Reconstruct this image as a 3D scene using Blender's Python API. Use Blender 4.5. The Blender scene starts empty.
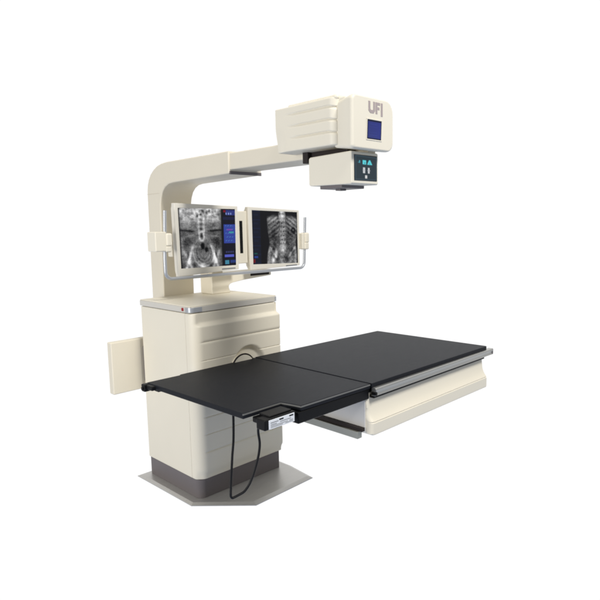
import bpy, bmesh, math
import numpy as np
from mathutils import Vector, Matrix

scene = bpy.context.scene
COL = scene.collection

# ------------------------------------------------------------------ materials
def lin(c):
    return tuple(((v / 255) / 12.92 if v / 255 <= .04045 else ((v / 255 + .055) / 1.055) ** 2.4) for v in c)

def mat(name, rgb, rough=.45, metal=0.0, spec=.4, bump=0.0, bscale=300.0, vary=.03, stretch=(1, 1, 1)):
    m = bpy.data.materials.new(name); m.use_nodes = True
    nt = m.node_tree; b = nt.nodes['Principled BSDF']
    tc = nt.nodes.new('ShaderNodeTexCoord')
    mp = nt.nodes.new('ShaderNodeMapping'); mp.inputs['Scale'].default_value = stretch
    nt.links.new(tc.outputs['Object'], mp.inputs['Vector'])
    no = nt.nodes.new('ShaderNodeTexNoise'); no.inputs['Scale'].default_value = 7; no.inputs['Detail'].default_value = 5
    nt.links.new(mp.outputs[0], no.inputs['Vector'])
    cr = nt.nodes.new('ShaderNodeMix'); cr.data_type = 'RGBA'
    c = lin(rgb)
    cr.inputs['A'].default_value = tuple(v * (1 - vary) for v in c) + (1,)
    cr.inputs['B'].default_value = tuple(min(1, v * (1 + vary)) for v in c) + (1,)
    nt.links.new(no.outputs['Fac'], cr.inputs['Factor'])
    nt.links.new(cr.outputs['Result'], b.inputs['Base Color'])
    mr = nt.nodes.new('ShaderNodeMapRange')
    mr.inputs['To Min'].default_value = rough * .9; mr.inputs['To Max'].default_value = min(1, rough * 1.1)
    nt.links.new(no.outputs['Fac'], mr.inputs['Value']); nt.links.new(mr.outputs[0], b.inputs['Roughness'])
    b.inputs['Metallic'].default_value = metal
    b.inputs['Specular IOR Level'].default_value = spec
    if bump:
        n2 = nt.nodes.new('ShaderNodeTexNoise'); n2.inputs['Scale'].default_value = bscale; n2.inputs['Detail'].default_value = 3
        nt.links.new(mp.outputs[0], n2.inputs['Vector'])
        bp = nt.nodes.new('ShaderNodeBump'); bp.inputs['Strength'].default_value = bump; bp.inputs['Distance'].default_value = .001
        nt.links.new(n2.outputs['Fac'], bp.inputs['Height']); nt.links.new(bp.outputs[0], b.inputs['Normal'])
    return m

def screen_mat(name, strength=1.0):
    m = bpy.data.materials.new(name); m.use_nodes = True
    nt = m.node_tree; b = nt.nodes['Principled BSDF']
    a = nt.nodes.new('ShaderNodeAttribute'); a.attribute_name = 'Col'
    b.inputs['Base Color'].default_value = (.01, .01, .012, 1); b.inputs['Roughness'].default_value = .35
    b.inputs['Specular IOR Level'].default_value = .1
    nt.links.new(a.outputs['Color'], b.inputs['Emission Color']); b.inputs['Emission Strength'].default_value = strength
    return m

M = dict(
    cream=mat('cream_enamel', (231, 224, 206), .5, 0, .35, .05, 500, .015),
    cream_dim=mat('cream_enamel_darker', (224, 216, 197), .5, 0, .35, .05, 500, .02),  # slightly darker copy of the cream enamel
    ivory=mat('ivory_plastic', (230, 223, 205), .45, 0, .4, .04, 500, .015),
    slab=mat('satin_top_plate', (214, 210, 200), .35, .2, .4, .05, 400, .03),
    steel=mat('brushed_steel', (186, 186, 182), .35, .85, .5, .12, 160, .05, (1, 14, 14)),
    steel_y=mat('brushed_slide_steel', (182, 181, 170), .4, .85, .5, .12, 160, .05, (14, 1, 14)),
    tube=mat('satin_tube_metal', (186, 189, 193), .42, .6, .5, .05, 200, .03),
    plate=mat('floor_plate_metal', (196, 194, 190), .36, .45, .45, .15, 120, .08, (2, 9, 2)),
    plinth=mat('mauve_grey_plinth_paint', (110, 104, 104), .5, 0, .35, .05, 400, .03),
    tabletop=mat('matte_black_laminate', (28, 30, 35), .48, 0, .11, .3, 240, .16, (2, 16, 3)),
    black=mat('black_frame_paint', (13, 13, 14), .45, 0, .2, .1, 300, .1),
    rubber=mat('black_cord_rubber', (22, 22, 24), .55, 0, .25, .1, 300, .1),
    dark=mat('dark_plastic_gap_shade', (44, 38, 36), .6, 0, .2, .05, 300, .05),  # dark plastic, also put in for shade inside gaps
    panel=mat('charcoal_panel', (44, 50, 56), .35, 0, .3, .03, 300, .05),
    frame=mat('monitor_plastic', (224, 219, 206), .45, 0, .35, .04, 500, .015),
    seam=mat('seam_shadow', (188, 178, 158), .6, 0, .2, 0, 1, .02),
    edge=mat('edge_highlight_grey', (108, 108, 106), .5, 0, .3, .1, 200, .08),  # grey for the highlight painted along the tabletop edge
    endgrey=mat('pale_grey_end_plate', (222, 220, 216), .5, 0, .3, .1, 60, .03),
    white=mat('white_sticker', (226, 229, 233), .5, 0, .3, .02, 300, .02),
    ink=mat('grey_print', (120, 122, 126), .6, 0, .2, .0, 1, .02),
    inkdark=mat('dark_print', (40, 42, 46), .6, 0, .2, .0, 1, .02),
    logo=mat('mauve_grey_lettering', (168, 156, 154), .5, 0, .3, .0, 1, .02),
    red=mat('red_indicator', (150, 20, 24), .3, 0, .5, .0, 1, .02),
    screen=screen_mat('lit_screen', 1.0),
)

# ------------------------------------------------------------------ helpers
def props(o, label=None, cat=None, group=None, kind=None):
    if label: o['label'] = label
    if cat: o['category'] = cat
    if group: o['group'] = group
    if kind: o['kind'] = kind
    return o

def thing(name, label, cat, loc, group=None):
    o = bpy.data.objects.new(name, None); COL.objects.link(o)
    o.location = loc; o.empty_display_size = .1
    return props(o, label, cat, group)

def link(name, me, m, parent=None, smooth=True, angle=35, wn=True):
    if m: me.materials.append(m)
    o = bpy.data.objects.new(name, me); COL.objects.link(o)
    if smooth:
        me.polygons.foreach_set('use_smooth', [True] * len(me.polygons))
        me.set_sharp_from_angle(angle=math.radians(angle))
        if wn:
            w = o.modifiers.new('wn', 'WEIGHTED_NORMAL'); w.keep_sharp = True; w.weight = 80
    if parent:
        o.parent = parent
        off = Vector((0, 0, 0)); q = parent
        while q: off = off + Vector(q.location); q = q.parent
        me.transform(Matrix.Translation(-off))
    return o

def fin(name, bm, m, parent=None, **k):
    bmesh.ops.recalc_face_normals(bm, faces=bm.faces[:])
    me = bpy.data.meshes.new(name); bm.to_mesh(me); bm.free()
    return link(name, me, m, parent, **k)

def add_box(bm, x0, x1, y0, y1, z0, z1, bev=.004, seg=3):
    t = bmesh.new()
    bmesh.ops.create_cube(t, size=1)
    for v in t.verts:
        v.co = Vector(((x0 + x1) / 2 + v.co.x * (x1 - x0), (y0 + y1) / 2 + v.co.y * (y1 - y0), (z0 + z1) / 2 + v.co.z * (z1 - z0)))
    if bev: bmesh.ops.bevel(t, geom=t.edges[:], offset=bev, segments=seg, profile=.5, affect='EDGES', clamp_overlap=True)
    merge(bm, t)

def merge(bm, t):
    me = bpy.data.meshes.new('t'); t.to_mesh(me); t.free(); bm.from_mesh(me); bpy.data.meshes.remove(me)

def box(name, m, parent, x0, x1, y0, y1, z0, z1, bev=.004, seg=3):
    bm = bmesh.new(); add_box(bm, x0, x1, y0, y1, z0, z1, bev, seg)
    return fin(name, bm, m, parent)

def add_prism(bm, pts, axis, a0, a1, bev=.003, seg=3):
    """pts: 2D polygon. axis 'x': pts are (y,z); 'y': (x,z); 'z': (x,y)."""
    t = bmesh.new()
    def P(p, a):
        return {'x': (a, p[0], p[1]), 'y': (p[0], a, p[1]), 'z': (p[0], p[1], a)}[axis]
    va = [t.verts.new(P(p, a0)) for p in pts]; vb = [t.verts.new(P(p, a1)) for p in pts]
    n = len(pts)
    t.faces.new(va); t.faces.new(vb[::-1])
    for i in range(n):
        t.faces.new((va[i], vb[i], vb[(i + 1) % n], va[(i + 1) % n]))
    bmesh.ops.recalc_face_normals(t, faces=t.faces[:])
    if bev:
        es = [e for e in t.edges if e.calc_face_angle(0) > math.radians(30)]
        bmesh.ops.bevel(t, geom=es, offset=bev, segments=seg, profile=.5, affect='EDGES', clamp_overlap=True)
    merge(bm, t)

def prism(name, m, parent, pts, axis, a0, a1, bev=.003, seg=3):
    bm = bmesh.new(); add_prism(bm, pts, axis, a0, a1, bev, seg)
    return fin(name, bm, m, parent)

def arc(cx, cy, r, a0, a1, n):
    return [(cx + r * math.cos(math.radians(a0 + (a1 - a0) * i / n)), cy + r * math.sin(math.radians(a0 + (a1 - a0) * i / n))) for i in range(n + 1)]

def fillet(pts, radii, n=8):
    """round the corners of a 2D polygon"""
    out = []; N = len(pts)
    for i in range(N):
        p = Vector(pts[i]); r = radii[i] if isinstance(radii, (list, tuple)) else radii
        if r <= 0: out.append(tuple(p)); continue
        a = (Vector(pts[i - 1]) - p).normalized(); b = (Vector(pts[(i + 1) % N]) - p).normalized()
        th = a.angle(b); d = r / math.tan(th / 2)
        c = p + (a + b).normalized() * (r / math.sin(th / 2))
        s = p + a * d - c; e = p + b * d - c
        a0 = math.atan2(s.y, s.x); a1 = math.atan2(e.y, e.x)
        da = (a1 - a0 + math.pi) % (2 * math.pi) - math.pi
        out += [(c.x + r * math.cos(a0 + da * k / n), c.y + r * math.sin(a0 + da * k / n)) for k in range(n + 1)]
    return out

def add_tube(bm, pts, r, sides=10):
    pts = [Vector(p) for p in pts]; rings = []
    T = [(pts[min(i + 1, len(pts) - 1)] - pts[max(i - 1, 0)]).normalized() for i in range(len(pts))]
    up = Vector((0, 0, 1)) if abs(T[0].z) < .9 else Vector((1, 0, 0))
    nrm = (up - T[0] * up.dot(T[0])).normalized()
    for p, t in zip(pts, T):
        nrm = (nrm - t * nrm.dot(t)).normalized(); bn = t.cross(nrm)
        rings.append([bm.verts.new(p + nrm * (r * math.cos(2 * math.pi * k / sides)) + bn * (r * math.sin(2 * math.pi * k / sides))) for k in range(sides)])
    for a, b in zip(rings, rings[1:]):
        for k in range(sides):
            bm.faces.new((a[k], a[(k + 1) % sides], b[(k + 1) % sides], b[k]))
    bm.faces.new(rings[0][::-1]); bm.faces.new(rings[-1])

def smooth_path(pts, n=12):
    P = [Vector(p) for p in pts]; P = [P[0] * 2 - P[1]] + P + [P[-1] * 2 - P[-2]]; out = []
    for i in range(1, len(P) - 2):
        for k in range(n):
            t = k / n
            out.append(.5 * ((2 * P[i]) + (P[i + 1] - P[i - 1]) * t + (2 * P[i - 1] - 5 * P[i] + 4 * P[i + 1] - P[i + 2]) * t * t + (3 * P[i] - P[i - 1] - 3 * P[i + 1] + P[i + 2]) * t ** 3))
    out.append(P[-2]); return out

def disc_y(bm, cx, cz, r, y0, y1, n=48, bev=.003):
    add_prism(bm, [(cx + r * math.cos(2 * math.pi * k / n), cz + r * math.sin(2 * math.pi * k / n)) for k in range(n)], 'y', y0, y1, bev, 3)

def ring_y(bm, cx, cz, R, r, y, n=56, s=8):
    V = [[bm.verts.new((cx + (R + r * math.cos(2 * math.pi * j / s)) * math.cos(2 * math.pi * i / n), y + r * math.sin(2 * math.pi * j / s), cz + (R + r * math.cos(2 * math.pi * j / s)) * math.sin(2 * math.pi * i / n))) for j in range(s)] for i in range(n)]
    for i in range(n):
        for j in range(s):
            bm.faces.new((V[i][j], V[(i + 1) % n][j], V[(i + 1) % n][(j + 1) % s], V[i][(j + 1) % s]))

def sweep(name, m, parent, pts, radii, zs, off, step=.008, endr=.006):
    """vertical moulding: rounded outline (CCW seen from above), every point pushed inwards by off(x,y,z)"""
    base = fillet(pts, radii, 8); N = len(base); path = []
    for i in range(N):
        a, b = Vector(base[i]), Vector(base[(i + 1) % N]); L = (b - a).length
        if L < 1e-7: continue
        k = max(1, int(L / step))
        path += [a.lerp(b, j / k) for j in range(k)]
    n = len(path); nr = []
    for i in range(n):
        d = path[(i + 1) % n] - path[i - 1]; nr.append(Vector((d.y, -d.x)).normalized())
    z0, z1 = min(zs), max(zs)
    zz = sorted(set(list(zs) + [z0 + endr * t for t in (.1, .3, .6, 1)] + [z1 - endr * t for t in (.1, .3, .6, 1)]))
    bm = bmesh.new(); rows = []
    for z in zz:
        e = 0
        for dz in (z - z0, z1 - z):
            if dz < endr: e += endr - math.sqrt(max(0, endr ** 2 - (endr - dz) ** 2))
        row = []
        for p, q in zip(path, nr):
            d = off(p.x, p.y, z) + e
            row.append(bm.verts.new((p.x - q.x * d, p.y - q.y * d, z)))
        rows.append(row)
    for a, b in zip(rows, rows[1:]):
        for k in range(n): bm.faces.new((a[k], a[(k + 1) % n], b[(k + 1) % n], b[k]))
    bm.faces.new(rows[0][::-1]); bm.faces.new(rows[-1])
    return fin(name, bm, m, parent, angle=50, wn=False)

def sst(a, b, x):
    t = min(1, max(0, (x - a) / (b - a))); return t * t * (3 - 2 * t)

def zrows(z0, z1, base, fine):
    s = list(np.linspace(z0, z1, base))
    for c, h, k in fine: s += list(np.linspace(c - h, c + h, k))
    return sorted(set(round(float(v), 5) for v in s if z0 <= v <= z1))

def lerp4(q, u, v):
    a = Vector(q[0]).lerp(Vector(q[1]), u); b = Vector(q[3]).lerp(Vector(q[2]), u)
    return a.lerp(b, v)

def picture(name, parent, quad, y, fn, nu, nv):
    """lit picture on a screen: grid with colours computed by fn(u,v) (arrays, v downwards) -> sRGB 0..1"""
    u = (np.arange(nu) / (nu - 1))[None, :].repeat(nv, 0); v = (np.arange(nv) / (nv - 1))[:, None].repeat(nu, 1)
    c = np.clip(fn(u, v), 0, 1); c = np.where(c <= .04045, c / 12.92, ((c + .055) / 1.055) ** 2.4)
    verts = []
    for j in range(nv):
        for i in range(nu):
            p = lerp4(quad, i / (nu - 1), j / (nv - 1)); verts.append((p.x, y, p.y))
    faces = [(j * nu + i, (j + 1) * nu + i, (j + 1) * nu + i + 1, j * nu + i + 1) for j in range(nv - 1) for i in range(nu - 1)]
    me = bpy.data.meshes.new(name); me.from_pydata(verts, [], faces)
    at = me.attributes.new('Col', 'FLOAT_COLOR', 'POINT')
    at.data.foreach_set('color', np.concatenate([c.reshape(-1, 3), np.ones((nu * nv, 1))], 1).astype(np.float32).ravel())
    return link(name, me, M['screen'], parent, smooth=False)

# ------------------------------------------------------------------ 1. generator tower: floor plate, cabinet, column, arm
tower = thing('xray_tower', 'tall cream x-ray tower: boxy cabinet on a grey floor plate, curved column with overhanging arm', 'x-ray machine', (.3, .28, 0))

plate_pts = [(-.068, .60), (-.06, 0.0), (.20, -.27), (.684, -.256), (.715, -.02), (.715, .60)]
bm = bmesh.new()
inner = [(-.045, .58), (-.04, .012), (.207, -.238), (.664, -.228), (.692, -.015), (.692, .58)]
va = [bm.verts.new((x, y, 0)) for x, y in plate_pts]; vb = [bm.verts.new((x, y, .004)) for x, y in plate_pts]; vc = [bm.verts.new((x, y, .013)) for x, y in inner]
bm.faces.new(va[::-1]); bm.faces.new(vc)
for i in range(6):
    j = (i + 1) % 6
    bm.faces.new((va[i], va[j], vb[j], vb[i])); bm.faces.new((vb[i], vb[j], vc[j], vc[i]))
fin('floor_plate', bm, M['plate'], tower, smooth=False)

prism('plinth', M['plinth'], tower, fillet([(.006, .55), (.006, .004), (.642, .004), (.642, .55)], [0, .045, .012, 0], 10), 'z', .0135, .1265, .002, 2)
cab = box('cabinet_body', M['cream'], tower, 0, .65, .0695, .559, .129, 1.115, .005)
box('shadow_gap', M['dark'], cab, .006, .644, .05, .08, .132, 1.112, .001, 1)

grooves = [.946, .839, .73, .61, .505, .401, .295]
HX, HZ, HR = .395, .752, .122
def panel_off(x, y, z):
    if y > .045: return 0
    f = sst(.035, .075, x)
    d = 0
    for g in grooves:
        t = abs(z - g)
        if t < .004: d = max(d, .0042 * f * (1 - (t / .004) ** 2))
    d += .024 * sst(1.034, 1.062, z) * sst(.012, .05, x)              # recessed strip below the top plate
    if y < .0:
        r = math.hypot(x - HX, z - HZ)
        if r < HR + .012:
            d = d * sst(HR - .01, HR + .012, r) + .034 * (1 - sst(HR - .022, HR + .01, r))
    d += .012 * (1 - sst(.150, .185, z)) * (1 - sst(.0, .045, y))                              # tucks in above the plinth
    return d
fp = sweep('front_panel', M['cream'], tower, [(0, .0665), (0, -.016), (.664, -.016), (.664, .0665)], [0, .058, .018, 0],
           zrows(.129, 1.115, 60, [(g, .0045, 9) for g in grooves] + [(1.048, .02, 14), (HZ, HR + .012, 70)]), panel_off, .007)
bm = bmesh.new(); disc_y(bm, HX - .062, HZ - .004, .086, .03, -.036, 56, .008)
hub = fin('pivot_hub', bm, M['cream'], tower)
bm = bmesh.new(); ring_y(bm, HX - .062, HZ - .004, .0865, .0052, -.032)
fin('hub_ring', bm, M['dark'], hub)

top = prism('top_plate', M['slab'], tower, fillet([(-.004, .566), (-.004, .006), (.654, .006), (.654, .566)], [.006, .03, .02, .006], 6), 'z', 1.1185, 1.153, .004, 2)
box('edge_trim', M['cream'], top, -.002, .652, .012, .56, 1.153, 1.1575, .001, 1)
bm = bmesh.new(); add_prism(bm, fillet([(-.0065, .055), (-.0065, .0035), (.075, .0035), (.075, .03), (.03, .055)], [.001, .03, .001, 0, 0], 6), 'z', 1.122, 1.1495, .002, 2)
fin('corner_cap', bm, M['tube'], top)
bm = bmesh.new(); add_prism(bm, fillet([(.635, .03), (.635, .0035), (.6565, .0035), (.6565, .05), (.64, .05)], [0, .001, .018, .001, 0], 6), 'z', 1.122, 1.1495, .002, 2)
fin('corner_cap', bm, M['tube'], top)
box('indicator_light', M['red'], top, -.009, .002, .073, .09, 1.127, 1.146, .003, 2)

# column that bends over into the arm (profile in y,z)
outer = [(.705, .70), (.703, 1.80)] + [(.701, 1.84), (.694, 1.875), (.678, 1.91), (.652, 1.942), (.615, 1.968), (.57, 1.988), (.52, 1.999), (.46, 2.004)] + [(-.165, 2.006)]
inner_ = [(-.165, 1.885), (.40, 1.874), (.45, 1.868), (.488, 1.852), (.518, 1.826), (.538, 1.79), (.548, 1.75), (.552, 1.70), (.561, 1.12), (.575, .70)]
col_ = prism('column', M['cream_dim'], tower, outer + inner_, 'x', .17, .405, .008, 3)
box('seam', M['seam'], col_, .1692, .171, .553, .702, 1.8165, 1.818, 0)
arm = box('telescopic_arm', M['cream_dim'], tower, .178, .372, -.92, -.155, 1.906, 1.996, .007)
box('end_shade_strip', M['plinth'], col_, .174, .403, -.1668, -.160, 1.882, 1.8995, .001, 1)  # dark strip painted in for the shaded step at the sleeve end

# ------------------------------------------------------------------ 2. x-ray head with collimator (hangs on the arm)
head = thing('xray_tube_unit', 'cream ribbed x-ray tube head with lettering and blue display, above a smaller box', 'x-ray head', (.19, -.92, 1.92))
ribs = [2.0955, 2.0435, 1.992]
def head_off(x, y, z):
    d = 0
    if x < .16 and y < -.70:
        for i, g in enumerate(ribs):
            f = sst(-.73 - .012 * i, -.83 - .01 * i, y)
            gg = g - .006 * sst(-1.0, -1.04, y)
            t = z - gg
            if -.013 < t < .0035:
                k = (1 - t / .0035) if t > 0 else (1 + t / .013) ** 1.4
                d = max(d, .0072 * f * k)
    d += .010 * (1 - sst(1.935, 2.05, z)) * (1 if y > -.75 else 0) * sst(-.75, -.69, y)
    return d
hb = sweep('ribbed_housing', M['ivory'], head, [(.05, -.672), (.05, -1.048), (.33, -1.048), (.33, -.672)], [.012, .034, .034, .012],
      zrows(1.932, 2.128, 24, [(g - .005, .014, 18) for g in ribs]), head_off, .007, .005)
prism('top_cover', M['ivory'], hb, fillet([(.058, -.752), (.058, -1.050), (.318, -1.050), (.318, -.752)], [.01, .016, .016, .01], 5), 'z', 2.118, 2.139, .010, 4)
box('neck_band', M['ivory'], head, .075, .315, -1.085, -1.02, 1.93, 2.128, .008)
# front shell: flares from the neck to a rounded face (outline in x,z, several rings along y)
def outline(x0, x1, z0, z1, rs):
    return fillet([(x0, z0), (x1, z0), (x1, z1), (x0, z1)], rs, 10)
rings = []
for (y, ins, s) in ((-1.020, .026, 1), (-1.036, .021, 1), (-1.052, .0175, 1), (-1.068, .0145, 1), (-1.085, .0105, 1), (-1.100, .0065, 1), (-1.113, .003, 1), (-1.125, .001, 1), (-1.133, .0015, 1), (-1.1375, .0045, .9), (-1.1403, .0100, .8), (-1.141, .016, .7)):
    rings.append([(x, y, z) for x, z in outline(.050 + ins, .333 - ins, 1.908 - .012 * 0 + ins * .6, 2.126 - ins * .5, [.014 * s, .045 * s, .06 * s, .022 * s])])
bm = bmesh.new(); RV = [[bm.verts.new(p) for p in r] for r in rings]; n = len(RV[0])
for a, b in zip(RV, RV[1:]):
    for k in range(n): bm.faces.new((a[k], a[(k + 1) % n], b[(k + 1) % n], b[k]))
bm.faces.new(RV[0]); bm.faces.new(RV[-1][::-1])
shell = fin('front_shell', bm, M['ivory'], head, angle=60, wn=True)
# display with sunken frame
def frame(name, m, parent, out, inn, y, depth, lip):
    bm = bmesh.new()
    o = [bm.verts.new((p[0], y, p[1])) for p in out]; i = [bm.verts.new((p[0], y, p[1])) for p in inn]
    i2 = [bm.verts.new((p[0], y + lip, p[1])) for p in inn]; ob = [bm.verts.new((p[0], y + depth, p[1])) for p in out]
    for k in range(4):
        j = (k + 1) % 4
        bm.faces.new((o[k], o[j], i[j], i[k])); bm.faces.new((i[k], i[j], i2[j], i2[k])); bm.faces.new((o[k], ob[k], ob[j], o[j]))
    bm.faces.new(ob); bm.faces.new(i2)
    bmesh.ops.recalc_face_normals(bm, faces=bm.faces[:])
    es = [e for e in bm.edges if e.calc_face_angle(0) > .5 and all(abs(v.co.y - y) < 1e-6 for v in e.verts) or (abs(e.verts[0].co.y - e.verts[1].co.y) > depth * .9)]
    bmesh.ops.bevel(bm, geom=es, offset=min(.005, lip * .6), segments=3, profile=.5, affect='EDGES', clamp_overlap=True)
    return fin(name, bm, m, parent)
fo = [(.141, 2.038), (.248, 2.038), (.244, 1.948), (.137, 1.948)]
fi = [(.146, 2.033), (.243, 2.033), (.239, 1.953), (.142, 1.953)]
frame('display_bezel', M['ivory'], shell, fo, fi, -1.1432, .006, .002)
def blue_display(u, v):
    base = np.stack([.15 + .03 * v, .19 + .03 * v, .46 + .05 * u], -1)
    edge = ((u < .07) | (v < .08) | (u > .95) | (v > .94))[..., None]
    ln = ((np.abs((v * 7) % 1 - .5) < .12) & (u > .16) & (u < .2 + .6 * np.abs(np.sin((v * 7).astype(int) * 2.1))) & (v > .12) & (v < .9))[..., None]
    c = np.where(ln, base + np.array([.015, .025, .035]), base)
    return np.where(edge, np.array([.05, .08, .20]), c)
picture('display_screen', shell, fi, -1.1416, blue_display, 40, 40)
# lettering U F I (joined U and F as on the machine), flat raised strokes
bm = bmesh.new(); ya, yb = -1.1395, -1.1420
add_prism(bm, [(.154, 2.108), (.1665, 2.108), (.1665, 2.078), (.171, 2.073), (.183, 2.073), (.1865, 2.078), (.1865, 2.108), (.1985, 2.108), (.1985, 2.070), (.189, 2.060), (.166, 2.060), (.154, 2.070)], 'y', ya, yb, 0)
add_prism(bm, [(.202, 2.108), (.233, 2.108), (.233, 2.097), (.2145, 2.097), (.2145, 2.089), (.229, 2.089), (.229, 2.078), (.2145, 2.078), (.2145, 2.060), (.202, 2.060)], 'y', ya, yb, 0)
add_prism(bm, [(.2385, 2.108), (.251, 2.108), (.251, 2.053), (.2385, 2.053)], 'y', ya, yb, 0)
fin('lettering', bm, M['logo'], shell, smooth=False)

# collimator box below
box('gap_shade_neck', M['dark'], head, .16, .215, -1.02, -.79, 1.885, 1.94, .004)  # neck coloured dark to stand in for shade in the gap
box('gap_filler_plate', M['cream_dim'], head, .218, .270, -1.088, -.86, 1.895, 1.935, .003)  # plate added to close the gap, standing in for the shell's shaded underside
box('pivot_block', M['dark'], head, .135, .20, -.80, -.765, 1.882, 1.935, .004)
coll = prism('collimator', M['cream'], head, fillet([(-.846, 1.772), (-1.098, 1.768), (-1.098, 1.906), (-.846, 1.899)], [.012, .008, .008, .012], 5), 'x', .093, .275, .005, 4)
pq = [(.1115, 1.8895), (.2625, 1.887), (.2615, 1.7865), (.111, 1.7855)]
def coll_panel(u, v):
    c = np.ones(u.shape + (3,)) * np.array([.165, .215, .24])
    c = c + ((v < .06) | (v > .95) | (u < .05) | (u > .95))[..., None] * np.array([.04, .05, .06])
    def put(mask, rgb): c[mask] = rgb
    cy = [.35, .80, .84]
    put((np.abs(u - .20 + .02 * 0) < .025) & (np.abs(v - .26) < .05), [.30, .62, .68])
    put((np.abs(u - .15) < .02) & (np.abs(v - .29) < .025), [.25, .5, .56])
    put((np.abs(u - .42) < .075) & (np.abs(v - .26) < .085), cy)
    put((np.abs(u - .44) < .02) & (np.abs(v - .29) < .03), [.2, .45, .5])
    put((v > .17) & (v < .36) & (np.abs(u - .66) < .035 + (v - .17) * .45), cy)
    put((np.abs(u - .655) < .02) & (np.abs(v - .31) < .03), [.2, .45, .5])
    for x in (.40, .62):
        put((np.abs(u - x) < .045) & (np.abs(v - .60) < .12), [.78, .79, .80])
        put((np.abs(u - x) < .065) & (np.abs(v - .60) < .015), [.66, .67, .69])
    put((np.abs(u - .50) < .04) & (np.abs(v - .855) < .06), [.82, .82, .82])
    return c
box('panel_plate', M['panel'], coll, .1095, .2645, -1.1005, -1.09, 1.784, 1.8915, .0012, 2)
picture('control_panel', coll, pq, -1.1015, coll_panel, 64, 48)
box('filter_slot', M['plinth'], coll, .108, .262, -1.03, -.90, 1.756, 1.7725, .003)
box('filter_tab', M['plinth'], coll, .15, .19, -.985, -.955, 1.748, 1.757, .002)

# ------------------------------------------------------------------ 3. monitors on their bracket
rs = np.random.RandomState(7)
def vnoise(u, v, f, seed):
    r = np.random.RandomState(seed); g = r.rand(int(f) + 3, int(f) + 3)
    x = u * f; y = v * f; i = x.astype(int); j = y.astype(int); a = x - i; b = y - j
    a = a * a * (3 - 2 * a); b = b * b * (3 - 2 * b)
    return (g[j, i] * (1 - a) + g[j, i + 1] * a) * (1 - b) + (g[j + 1, i] * (1 - a) + g[j + 1, i + 1] * a) * b
def fbm(u, v, f, seed):
    return sum(vnoise(u, v, f * 2 ** k, seed + k) / 2 ** k for k in range(4)) / 1.875
def gs(x, c, w): return np.exp(-((x - c) / w) ** 2)
def step(a, b, x):
    t = np.clip((x - a) / (b - a), 0, 1); return t * t * (3 - 2 * t)

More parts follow.
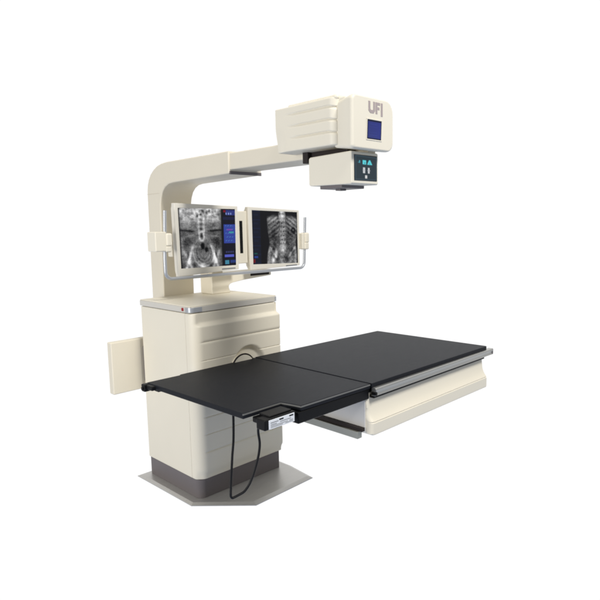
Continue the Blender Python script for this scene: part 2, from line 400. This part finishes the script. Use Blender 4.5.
def abdomen(u, v):
    c = u / .76                                            # picture area; the rest is the side bar
    n = fbm(u, v, 9, 3); n2 = fbm(u, v, 22, 9); n3 = fbm(u, v, 60, 17)
    nh = fbm(u * .27, v, 20, 27)                     # sideways streaks
    a = np.abs(c - .5)
    g = .40 + .22 * (n - .5) + .20 * (n2 - .5) + .30 * (n3 - .5) + .26 * (nh - .5)
    top = 1 - step(.12, .30, v)
    g += top * (.26 + .55 * (n2 - .45))                    # bright mottled upper abdomen
    for (x, y, r) in ((.55, .05, .04), (.64, .06, .035), (.70, .04, .03), (.42, .13, .03), (.50, .10, .022)):
        g -= .5 * gs(np.hypot((c - x) * 1.2, v - y), 0, r)
    g += .10 * gs(c, .5, .09) * (1 - step(.42, .5, v))     # spine: bright outlines, darker core
    g += .22 * (gs(c, .44, .022) + gs(c, .56, .022)) * step(.08, .18, v) * (1 - step(.40, .46, v))
    g += .12 * np.cos(v * 2 * np.pi * 13) * gs(c, .5, .06) * (1 - step(.40, .46, v))
    g -= .16 * gs(c, .5, .022) * step(.12, .2, v) * (1 - step(.40, .5, v))
    g += .30 * gs(np.hypot((c - .5) * 1.15, (v - .47) * .85), .062, .022)
    g -= .28 * gs(np.hypot(c - .5, (v - .47) * .8), 0, .028)
    g -= .30 * gs(v, .385 - .04 * a, .018) * step(.12, .25, a)
    g -= .12 * step(.40, .46, v) * (1 - step(.55, .68, v)) * gs(a, .30, .10)
    g += .16 * gs(v - .43 - .12 * a, 0, .02) * step(.15, .25, a) * (1 - step(.36, .42, a))
    d = np.hypot((c - .54) * 1.0, (v - .74) * 1.0)         # bowl of the pelvis, drawn as nested arcs
    low = step(-.10, .02, v - .74)
    g += (.09 * np.cos((d - .20) * 2 * np.pi / .062)) * gs(d, .165, .07) * (.25 + .75 * low)
    g += .24 * gs(d, .245, .022) * (.3 + .7 * low)
    for q in (-1, 1):                                      # iliac wings and hips
        t = (c - .5) * q
        g += .34 * gs(t - (.20 + .42 * (v - .60)), 0, .030) * step(.56, .66, v)
        g += .26 * gs(t - (.42 - .55 * (v - .70)), 0, .035) * step(.66, .74, v)
        g += .30 * gs(np.hypot(t - .29, (v - .86) * .6), 0, .045)
        g -= .30 * gs(t - (.33 + .2 * (v - .8)), 0, .025) * step(.70, .78, v) * (1 - step(.84, .9, v))
        g -= .22 * gs(np.hypot((t - .18), v - .96), 0, .05)
        g -= .20 * gs(np.hypot(t - .37, (v - .58) * .7), 0, .06)
    g += .30 * gs(c, .5, .05) * step(.90, .96, v)
    g -= 1.2 * gs(np.hypot((c - .515) * 1.2, v - .635), 0, .040) + .55 * gs(np.hypot(c - .60, (v - .70) * .7), 0, .03)
    g *= step(.0, .05, c) * (1 - step(.955, .99, c))
    g *= 1 - .8 * step(.72, 1, v) * (1 - step(.0, .12, c))
    g *= 1 - .35 * step(.86, 1, c)
    g = np.clip((g - .44) * .92 + .45, .02, .93)
    rgb = np.stack([g, g, g * 1.0], -1)
    s = (u - .78) / .20                                    # side bar
    bar = np.ones(u.shape + (3,)) * np.array([.03, .03, .09])
    def put(m, col): bar[m] = col
    put((v > .02) & (v < .11) & (s > .25), [.16, .20, .46]); put((v > .02) & (v < .06) & (s > .0) & (s < .22), [.45, .05, .12])
    put((v > .065) & (v < .10) & (s > .1) & (s < .75) & ((s * 9).astype(int) % 2 == 0), [.50, .56, .80])
    put((v > .14) & (v < .19), [.08, .09, .22])
    put((v > .27) & (v < .60) & (s > .02), [.18, .25, .58])
    t = ((v * 46).astype(int) % 3 == 1) & (v > .28) & (v < .58) & (s > .15) & (s < .9)
    put(t & (np.sin(s * 25 + v * 140) > .1), [.26, .42, .68]); put((np.abs(v - .36) < .012) & (s > .3) & (s < .8), [.44, .26, .62])
    put((np.abs(v - .41) < .015) & (s > .5) & (s < .95), [.22, .56, .60])
    put((v > .74) & (v < .77) & (s > .1) & (s < .9) & ((s * 12).astype(int) % 2 == 0), [.22, .24, .42])
    put((v > .80) & (v < .845) & (s > .03) & (s < .92), [.32, .35, .74])
    put((v > .90) & (v < .97) & (s > .05) & (s < .45), [.24, .50, .60]); put((v > .90) & (v < .95) & (s > .55), [.12, .20, .44])
    rgb = np.where((u > .775)[..., None], bar, rgb)
    # rounded corners of the picture area on the left
    cr = .05; cxm = (u < cr) & ((v < cr) | (v > 1 - cr)); dd = np.hypot(u - cr, np.where(v < .5, v - cr, v - 1 + cr)); 
    return np.where((cxm & (dd > cr))[..., None], .02, rgb)

def spine(u, v):
    c = (u - .20) / .80; n = fbm(u, v, 9, 21); n2 = fbm(u, v, 24, 33); n3 = fbm(u, v, 60, 41)
    xs = .56 + .02 * np.sin(v * 4)
    t = c - xs; a = np.abs(t)
    w = .44 - .05 * gs(v, .60, .16)
    body = step(-.01, .04, w - a) * step(.03, .14, v + .16 * (a < .10) - .30 * np.maximum(0, a - .28))
    g = .30 + .20 * (n - .5) + .30 * (n2 - .5) + .34 * (n3 - .5)
    g += .20 * gs(v, .12, .14) * step(.10, .2, a)
    for q in (-1, 1):                                      # ribs fanning out and down
        tq = t * q
        ph = (v - .02 - .55 * np.maximum(tq, 0)) / .085
        g += .11 * np.cos(2 * np.pi * ph) * step(.07, .14, tq) * (1 - step(.40, .56, v)) * (1 - .6 * step(.3, .42, tq))
    bead = np.cos(v * 2 * np.pi * 12)
    g += gs(t, 0, .06) * (.20 + .09 * bead) + .20 * (gs(a, .062, .014)) * (.55 + .45 * bead) * (1 - step(.62, .7, v))
    g += .30 * gs(t, 0, .06) * (1 - step(.1, .2, v))
    for (y, k) in ((.30, 1), (.38, 1), (.46, 1), (.54, -1), (.60, 1), (.22, -1)):
        g -= .28 * gs(np.hypot(t - .02 * k, (v - y) * 1.3), 0, .018)
        g += .10 * gs(np.hypot(t - .02 * k, (v - y) * 1.3), .032, .012)
    g -= .5 * gs(np.hypot((c - .88) * 1.0, (v - .35) * 1.2), .045, .018) + .3 * gs(np.hypot((c - .90), (v - .37)), 0, .03)
    for (x, y, r) in ((.78, .45, .07), (.30, .46, .08), (.34, .62, .06), (.72, .60, .05)): g -= .14 * gs(np.hypot(c - x, v - y), 0, r)
    g += .24 * gs(np.hypot(t * .8, v - .72), 0, .09)       # sacrum
    for q in (-1, 1):                                      # pelvis wings
        tq = t * q
        g += .30 * gs(tq - (.35 - .9 * (v - .68) ** 1), 0, .035) * step(.64, .70, v) * (1 - step(.86, .92, v))
        g += .22 * gs(tq - .38, 0, .05) * step(.63, .72, v)
        g -= .26 * gs(np.hypot(tq - .26, (v - .74) * .8), 0, .05)
        g += .26 * gs(np.hypot(tq - .25, v - .95), 0, .06)
        g -= .22 * gs(np.hypot(tq - .13, (v - .90)), 0, .04)
    g += .55 * gs(np.hypot((c - .38), (v - .80) * .55), 0, .040) + .4 * gs(np.hypot(c - .29, v - .92), 0, .05)
    g += .06 * np.cos(np.hypot(t, v - .92) * 2 * np.pi / .055) * gs(np.hypot(t, v - .92), 0, .12)
    g = np.clip(((g - .4) * 1.0 + .40) * body, .02, .93)
    rgb = np.stack([g, g, g], -1)
    bar = np.ones(u.shape + (3,)) * np.array([.035, .06, .12])
    m = ((v * 6.2) % 1 < .1)
    bar[m] = [.06, .10, .20]
    bar[(((v * 6.2) % 1 > .35) & ((v * 6.2) % 1 < .6) & (u > .03) & (u < .13))] = [.05, .085, .16]
    bar[(np.abs(v - .80) < .012) & (u > .03) & (u < .1)] = [.05, .28, .26]; bar[(np.abs(v - .865) < .016) & (u > .03) & (u < .11)] = [.12, .22, .52]
    bar[(v > .90) & (v < .97) & (u < .05)] = [.40, .06, .08]
    return np.where((u < .175)[..., None], bar, np.where((u < .2)[..., None], .02, rgb))

def monitor(label, out, inn, fn, m):
    cx = sum(p[0] for p in out) / 4; cz = min(p[1] for p in out)
    t = thing('monitor', label, 'monitor', (cx, .33, cz), 'monitors below the arm')
    frame('bezel', m, t, out, inn, .30, .030, .006)
    b = [(x + (cx - x) * .12, z + ((out[0][1] + out[3][1]) / 2 - z) * .12) for x, z in out]
    bm = bmesh.new(); q0 = [bm.verts.new((x, .329, z)) for x, z in out]; q1 = [bm.verts.new((x, .385, z)) for x, z in b]
    bm.faces.new(q0); bm.faces.new(q1[::-1])
    for k in range(4): bm.faces.new((q0[k], q1[k], q1[(k + 1) % 4], q0[(k + 1) % 4]))
    bmesh.ops.recalc_face_normals(bm, faces=bm.faces[:])
    bmesh.ops.bevel(bm, geom=[e for e in bm.edges if any(v.co.y > .35 for v in e.verts)], offset=.008, segments=3, profile=.5, affect='EDGES')
    fin('back_shell', bm, m, t)
    picture('screen', t, inn, .3045, fn, 210, 200)
    a = lerp4(out, .66, 0); x1 = out[2][0] - .03; x0 = x1 - .11; zb = (out[2][1] + inn[2][1]) / 2 - .004
    box('name_strip', M['ink'], t, x0, x1, .2988, .301, zb - .0035, zb + .0035, 0)
    return t
monitor('flat monitor showing an abdomen scan with bright blue side bar on its right edge',
        [(.112, 1.746), (.594, 1.730), (.589, 1.318), (.122, 1.302)], [(.138, 1.716), (.574, 1.711), (.569, 1.346), (.143, 1.350)], abdomen, M['frame'])
monitor('flat monitor showing a spine and ribs scan with dark side bar on its left edge',
        [(.681, 1.728), (1.160, 1.706), (1.158, 1.308), (.690, 1.304)], [(.716, 1.705), (1.143, 1.692), (1.143, 1.326), (.716, 1.341)], spine, M['frame'])

stand = thing('monitor_bracket', 'cream bracket on the cabinet top carrying both monitors inside a silver tube frame', 'monitor bracket', (.5, .45, 1.158))
neck = [(.430, 1.158), (.585, 1.158)] + [(.572, 1.19), (.572, 1.205), (.585, 1.216), (.61, 1.222), (.70, 1.232), (.955, 1.248), (.955, 1.292), (.430, 1.292)]
prism('bracket_neck', M['cream'], stand, neck, 'y', .39, .52, .006, 3)
box('bracket_slot', M['dark'], stand, .76, .935, .3885, .392, 1.2545, 1.2735, .002, 2)
bx = box('back_rail', M['cream'], stand, .14, 1.10, .392, .44, 1.42, 1.52, .006)
box('strut', M['cream'], stand, .44, .53, .40, .44, 1.28, 1.43, .004)
mid = box('centre_post', M['ivory'], stand, .594, .684, .318, .40, 1.352, 1.70, .006)
box('cable_slot', M['black'], mid, .618, .644, .3165, .322, 1.42, 1.636, .002, 2)
path = [(.037, 1.70)] + [(.022, 1.42)] + arc(.066, 1.340, .044, 180, 270, 8) + arc(1.145, 1.334, .044, 272, 360, 8) + [(1.196, 1.48), (1.205, 1.655)]
bm = bmesh.new(); add_tube(bm, [(x, .285, z) for x, z in path], .0100, 14); fin('tube_frame', bm, M['tube'], stand, angle=60, wn=False)
bm = bmesh.new()
add_box(bm, -.045, .03, .268, .36, 1.462, 1.577, .006); add_box(bm, .025, .068, .262, .33, 1.49, 1.568, .012, 4); add_box(bm, .02, .062, .266, .33, 1.455, 1.493, .010, 4)
fin('grip', bm, M['ivory'], stand)
bm = bmesh.new()
add_box(bm, 1.158, 1.19, .27, .33, 1.425, 1.542, .008); add_box(bm, 1.186, 1.227, .262, .325, 1.47, 1.545, .012, 4); add_box(bm, 1.182, 1.224, .264, .325, 1.422, 1.474, .010, 4)
fin('grip', bm, M['ivory'], stand)

# ------------------------------------------------------------------ 4. patient table
T = .795
table = thing('patient_table', 'long flat black patient table with steel side rail and cream underbody, cantilevered from the cabinet', 'examination table', (.68, -.45, .5))
SE = .432
tl = prism('foot_tabletop', M['tabletop'], table, [(-.315, -.025), (-.315, -.040), (-.30, -.806), (-.078, -.806), (-.064, -.862), (-.055, -.915), (SE, -.925), (SE, -.018), (-.105, -.018), (-.118, -.030)][::-1], 'z', T - .026, T, .005, 3)
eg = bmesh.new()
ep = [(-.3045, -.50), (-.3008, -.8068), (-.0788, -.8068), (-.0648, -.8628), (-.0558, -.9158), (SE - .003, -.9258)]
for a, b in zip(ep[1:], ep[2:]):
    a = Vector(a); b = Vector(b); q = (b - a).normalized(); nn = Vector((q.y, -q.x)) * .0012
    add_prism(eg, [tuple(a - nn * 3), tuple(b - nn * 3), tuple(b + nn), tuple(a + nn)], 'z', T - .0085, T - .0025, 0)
fin('edge_highlight', eg, M['edge'], tl, smooth=False)  # pale strip stands in for light catching the front edge
tr = prism('main_tabletop', M['tabletop'], table, fillet([(SE + .005, -.018), (SE + .005, -.930), (1.628, -.940), (1.612, -.060)], [.003, .003, .012, .012], 4), 'z', T - .022, T + .0015, .006, 3)
fr = bmesh.new()
add_box(fr, -.075, SE, -.918, -.855, .714, T - .0265, .006)
add_box(fr, SE + .001, 1.60, -.91, -.10, .745, T - .024, .004)
add_box(fr, -.29, SE, -.095, -.055, .748, T - .0265, .004)
add_box(fr, .20, SE, -.853, -.10, .72, T - .027, .004)
add_box(fr, -.06, .0, -.853, -.10, .735, T - .027, .004)
fin('frame_beam', fr, M['black'], table)
bm = bmesh.new()
add_box(bm, -.345, -.295, -.052, -.018, .752, .792, .006); add_box(bm, -.336, -.30, -.11, -.053, .766, .790, .006); add_box(bm, -.352, -.344, -.044, -.028, .762, .778, .003)
fin('rail_end', bm, M['black'], table)
bm = bmesh.new(); add_box(bm, -.245, -.09, -.862, -.80, .742, .7685, .006); add_box(bm, -.272, -.088, -.915, -.858, .733, .781, .006)
add_box(bm, -.23, -.10, -.90, -.83, .779, .7875, .003)
cb = fin('control_box', bm, M['black'], table)
lb = box('label_plate', M['white'], table, -.250, -.098, -.9175, -.912, .7355, .776, .001, 1)
bm = bmesh.new()
for (x0, x1, z0, z1) in ((-.24, -.195, .762, .765), (-.24, -.205, .754, .7565), (-.185, -.12, .756, .7585), (-.24, -.14, .748, .750), (-.24, -.17, .742, .744), (-.13, -.108, .748, .7505), (-.155, -.108, .742, .744)):
    add_box(bm, x0, x1, -.9182, -.9165, z0, z1, 0)
fin('fine_print', bm, M['ink'], lb, smooth=False)
for (x0, x1, z0, z1) in ((-.190, -.165, .764, .7705), (-.130, -.106, .7655, .772)):
    box('print_mark', M['inkdark'], lb, x0, x1, -.9182, -.9165, z0, z1, 0)
# steel accessory rail along the front edge
rp = [(-.922, .774), (-.944, .774), (-.950, .771), (-.953, .766), (-.953, .760), (-.949, .755), (-.946, .750), (-.946, .742), (-.949, .738), (-.949, .734), (-.944, .731), (-.922, .731)]
rail = prism('side_rail', M['steel'], table, rp, 'x', SE + .012, 1.682, .0015, 2)
box('rail_gap_shade', M['black'], rail, SE + .015, 1.60, -.936, -.905, .717, .7308, .002)  # black strip stands in for shade in the gap below the rail
box('rail_cap', M['plinth'], rail, 1.681, 1.695, -.951, -.922, .732, .772, .008)
box('rail_clip', M['black'], rail, SE + .007, SE + .021, -.9545, -.925, .736, .752, .002, 2)
# cream underbody with coved front
bp = [(-.10, .742), (-.905, .742), (-.907, .715), (-.909, .69), (-.912, .668), (-.917, .648), (-.924, .629), (-.933, .613), (-.943, .602), (-.946, .598), (-.943, .596), (-.943, .593), (-.947, .589), (-.947, .535), (-.944, .527), (-.936, .523), (-.10, .523)]
ub = bmesh.new()
def prof(x, ins, top_keep=.74):
    return [ub.verts.new((x, y + (ins if y < -.5 and z < .66 else 0), z + (ins if z < .53 else 0))) for y, z in bp]
xs = [(.417, .03), (.4185, .019), (.422, .011), (.429, .004), (.438, .001), (.447, 0), (1.615, 0), (1.62, .004)]
PV = [prof(x, i) for x, i in xs]
for a, b in zip(PV, PV[1:]):
    for k in range(len(bp)): ub.faces.new((a[k], a[(k + 1) % len(bp)], b[(k + 1) % len(bp)], b[k]))
ub.faces.new(PV[0]); ub.faces.new(PV[-1][::-1])
body = fin('underbody', ub, M['cream'], table, angle=30, wn=True)
box('end_plate', M['endgrey'], body, .4115, .4165, -.905, -.12, .535, .738, .001, 1)
sl = bmesh.new(); add_box(sl, .375, .4105, -.886, -.16, .508, .547, .003)
slide = fin('slide_rail', sl, M['steel_y'], table)
box('slide_track', M['dark'], slide, .385, .4105, -.905, -.16, .5475, .566, .002, 2)
box('carriage', M['cream'], table, .45, .60, -.11, -.03, .60, .74, .006)

# hand-switch cord: coiled drop from the table end and plain return to the control box
cord = thing('hand_switch_cord', 'thin black cord hanging in a long loop from the near end of the black table', 'cord', (-.24, -.72, .38))
coil = smooth_path([(-.24, -.66, .775), (-.241, -.66, .70), (-.244, -.659, .62), (-.251, -.656, .55), (-.257, -.654, .48), (-.262, -.652, .42), (-.265, -.651, .364)], 90)
bm = bmesh.new()
add_tube(bm, [(p.x + .0018 * math.cos(k * .7), p.y + .0018 * math.sin(k * .7), p.z) for k, p in enumerate(coil)], .0046, 8)
fin('coiled_lead', bm, M['rubber'], cord, angle=80, wn=False)
bm = bmesh.new()
add_tube(bm, smooth_path([(-.175, -.83, .757), (-.160, -.79, .735), (-.142, -.73, .700), (-.128, -.70, .645), (-.121, -.70, .584), (-.127, -.699, .535), (-.139, -.695, .489), (-.156, -.69, .44), (-.174, -.683, .398), (-.190, -.677, .374), (-.205, -.672, .360), (-.228, -.665, .352), (-.246, -.658, .346), (-.258, -.654, .344), (-.2645, -.651, .353), (-.265, -.651, .367)], 10), .0060, 10)
fin('plain_lead', bm, M['rubber'], cord, angle=80, wn=False)

# ------------------------------------------------------------------ 5. equipment box behind the cabinet
eb = thing('equipment_box', 'plain cream flat box fixed upright behind the cabinet at its far side', 'equipment box', (-.05, .63, .57))
box('casing', M['cream_dim'], eb, -.196, .20, .60, .652, .572, .902, .007)
box('fixing_bracket', M['plinth'], eb, .02, .18, .56, .605, .62, .85, .004)

# ------------------------------------------------------------------ world, lamps, camera
w = bpy.data.worlds.new('World'); scene.world = w; w.use_nodes = True
nt = w.node_tree; bg = nt.nodes['Background']
tc = nt.nodes.new('ShaderNodeTexCoord')
dp = nt.nodes.new('ShaderNodeVectorMath'); dp.operation = 'DOT_PRODUCT'; dp.inputs[1].default_value = Vector((.7, .7, -.12)).normalized()
nt.links.new(tc.outputs['Generated'], dp.inputs[0])
mr = nt.nodes.new('ShaderNodeMapRange'); mr.interpolation_type = 'SMOOTHSTEP'
mr.inputs['From Min'].default_value = .15; mr.inputs['From Max'].default_value = .5
nt.links.new(dp.outputs['Value'], mr.inputs['Value'])
mx = nt.nodes.new('ShaderNodeMix'); mx.data_type = 'RGBA'
sz = nt.nodes.new('ShaderNodeSeparateXYZ'); nt.links.new(tc.outputs['Generated'], sz.inputs[0])
m2 = nt.nodes.new('ShaderNodeMapRange'); m2.inputs['From Min'].default_value = -.75; m2.inputs['From Max'].default_value = -.1; nt.links.new(sz.outputs['Z'], m2.inputs['Value'])
ma = nt.nodes.new('ShaderNodeMix'); ma.data_type = 'RGBA'; ma.inputs['A'].default_value = (.32, .44, .70, 1); ma.inputs['B'].default_value = (.33, .33, .33, 1)  # bluish light from below, added to tint the undersides
nt.links.new(m2.outputs[0], ma.inputs['Factor']); nt.links.new(ma.outputs['Result'], mx.inputs['A'])
mx.inputs['B'].default_value = (1.03, 1.03, 1.03, 1)
nt.links.new(mr.outputs[0], mx.inputs['Factor']); nt.links.new(mx.outputs['Result'], bg.inputs['Color'])
bg.inputs['Strength'].default_value = 1.0

def area(name, loc, target, size, power, color=(1, .98, .95)):
    l = bpy.data.lights.new(name, 'AREA'); l.energy = power; l.size = size; l.shape = 'DISK'; l.color = color
    o = bpy.data.objects.new(name, l); COL.objects.link(o); o.location = loc
    o.rotation_euler = (Vector(target) - Vector(loc)).to_track_quat('-Z', 'Y').to_euler()
    return o
area('key_softbox', (.0, -5.7, 7.1), (.4, -.2, 1.1), 2.0, 555, (1, .982, .955))
area('fill_softbox', (-4.8, -.2, 1.5), (.1, .2, .8), 2.2, 150, (1, .98, .95))

cam = bpy.data.cameras.new('Camera'); co = bpy.data.objects.new('Camera', cam); COL.objects.link(co)
r = Vector((0.70984587, -0.70407045, -0.02009097)); u = Vector((0.10489686, 0.07746552, 0.99146142)); f = Vector((0.69650233, 0.70589227, -0.12884336))
co.matrix_world = Matrix(((r.x, u.x, -f.x, -1.80519971), (r.y, u.y, -f.y, -2.69701453), (r.z, u.z, -f.z, 1.59845978), (0, 0, 0, 1)))
cam.sensor_width = 36; cam.lens = 36 * 575.03 / 600; cam.clip_start = .05; cam.clip_end = 100
scene.camera = co
scene.view_settings.view_transform = 'Standard'; scene.view_settings.look = 'None'
scene.view_settings.exposure = 0; scene.view_settings.gamma = 1
scene.cycles.pixel_filter_type = 'BLACKMAN_HARRIS'; scene.cycles.filter_width = 1.9
scene.render.resolution_x = scene.render.resolution_y = 1024
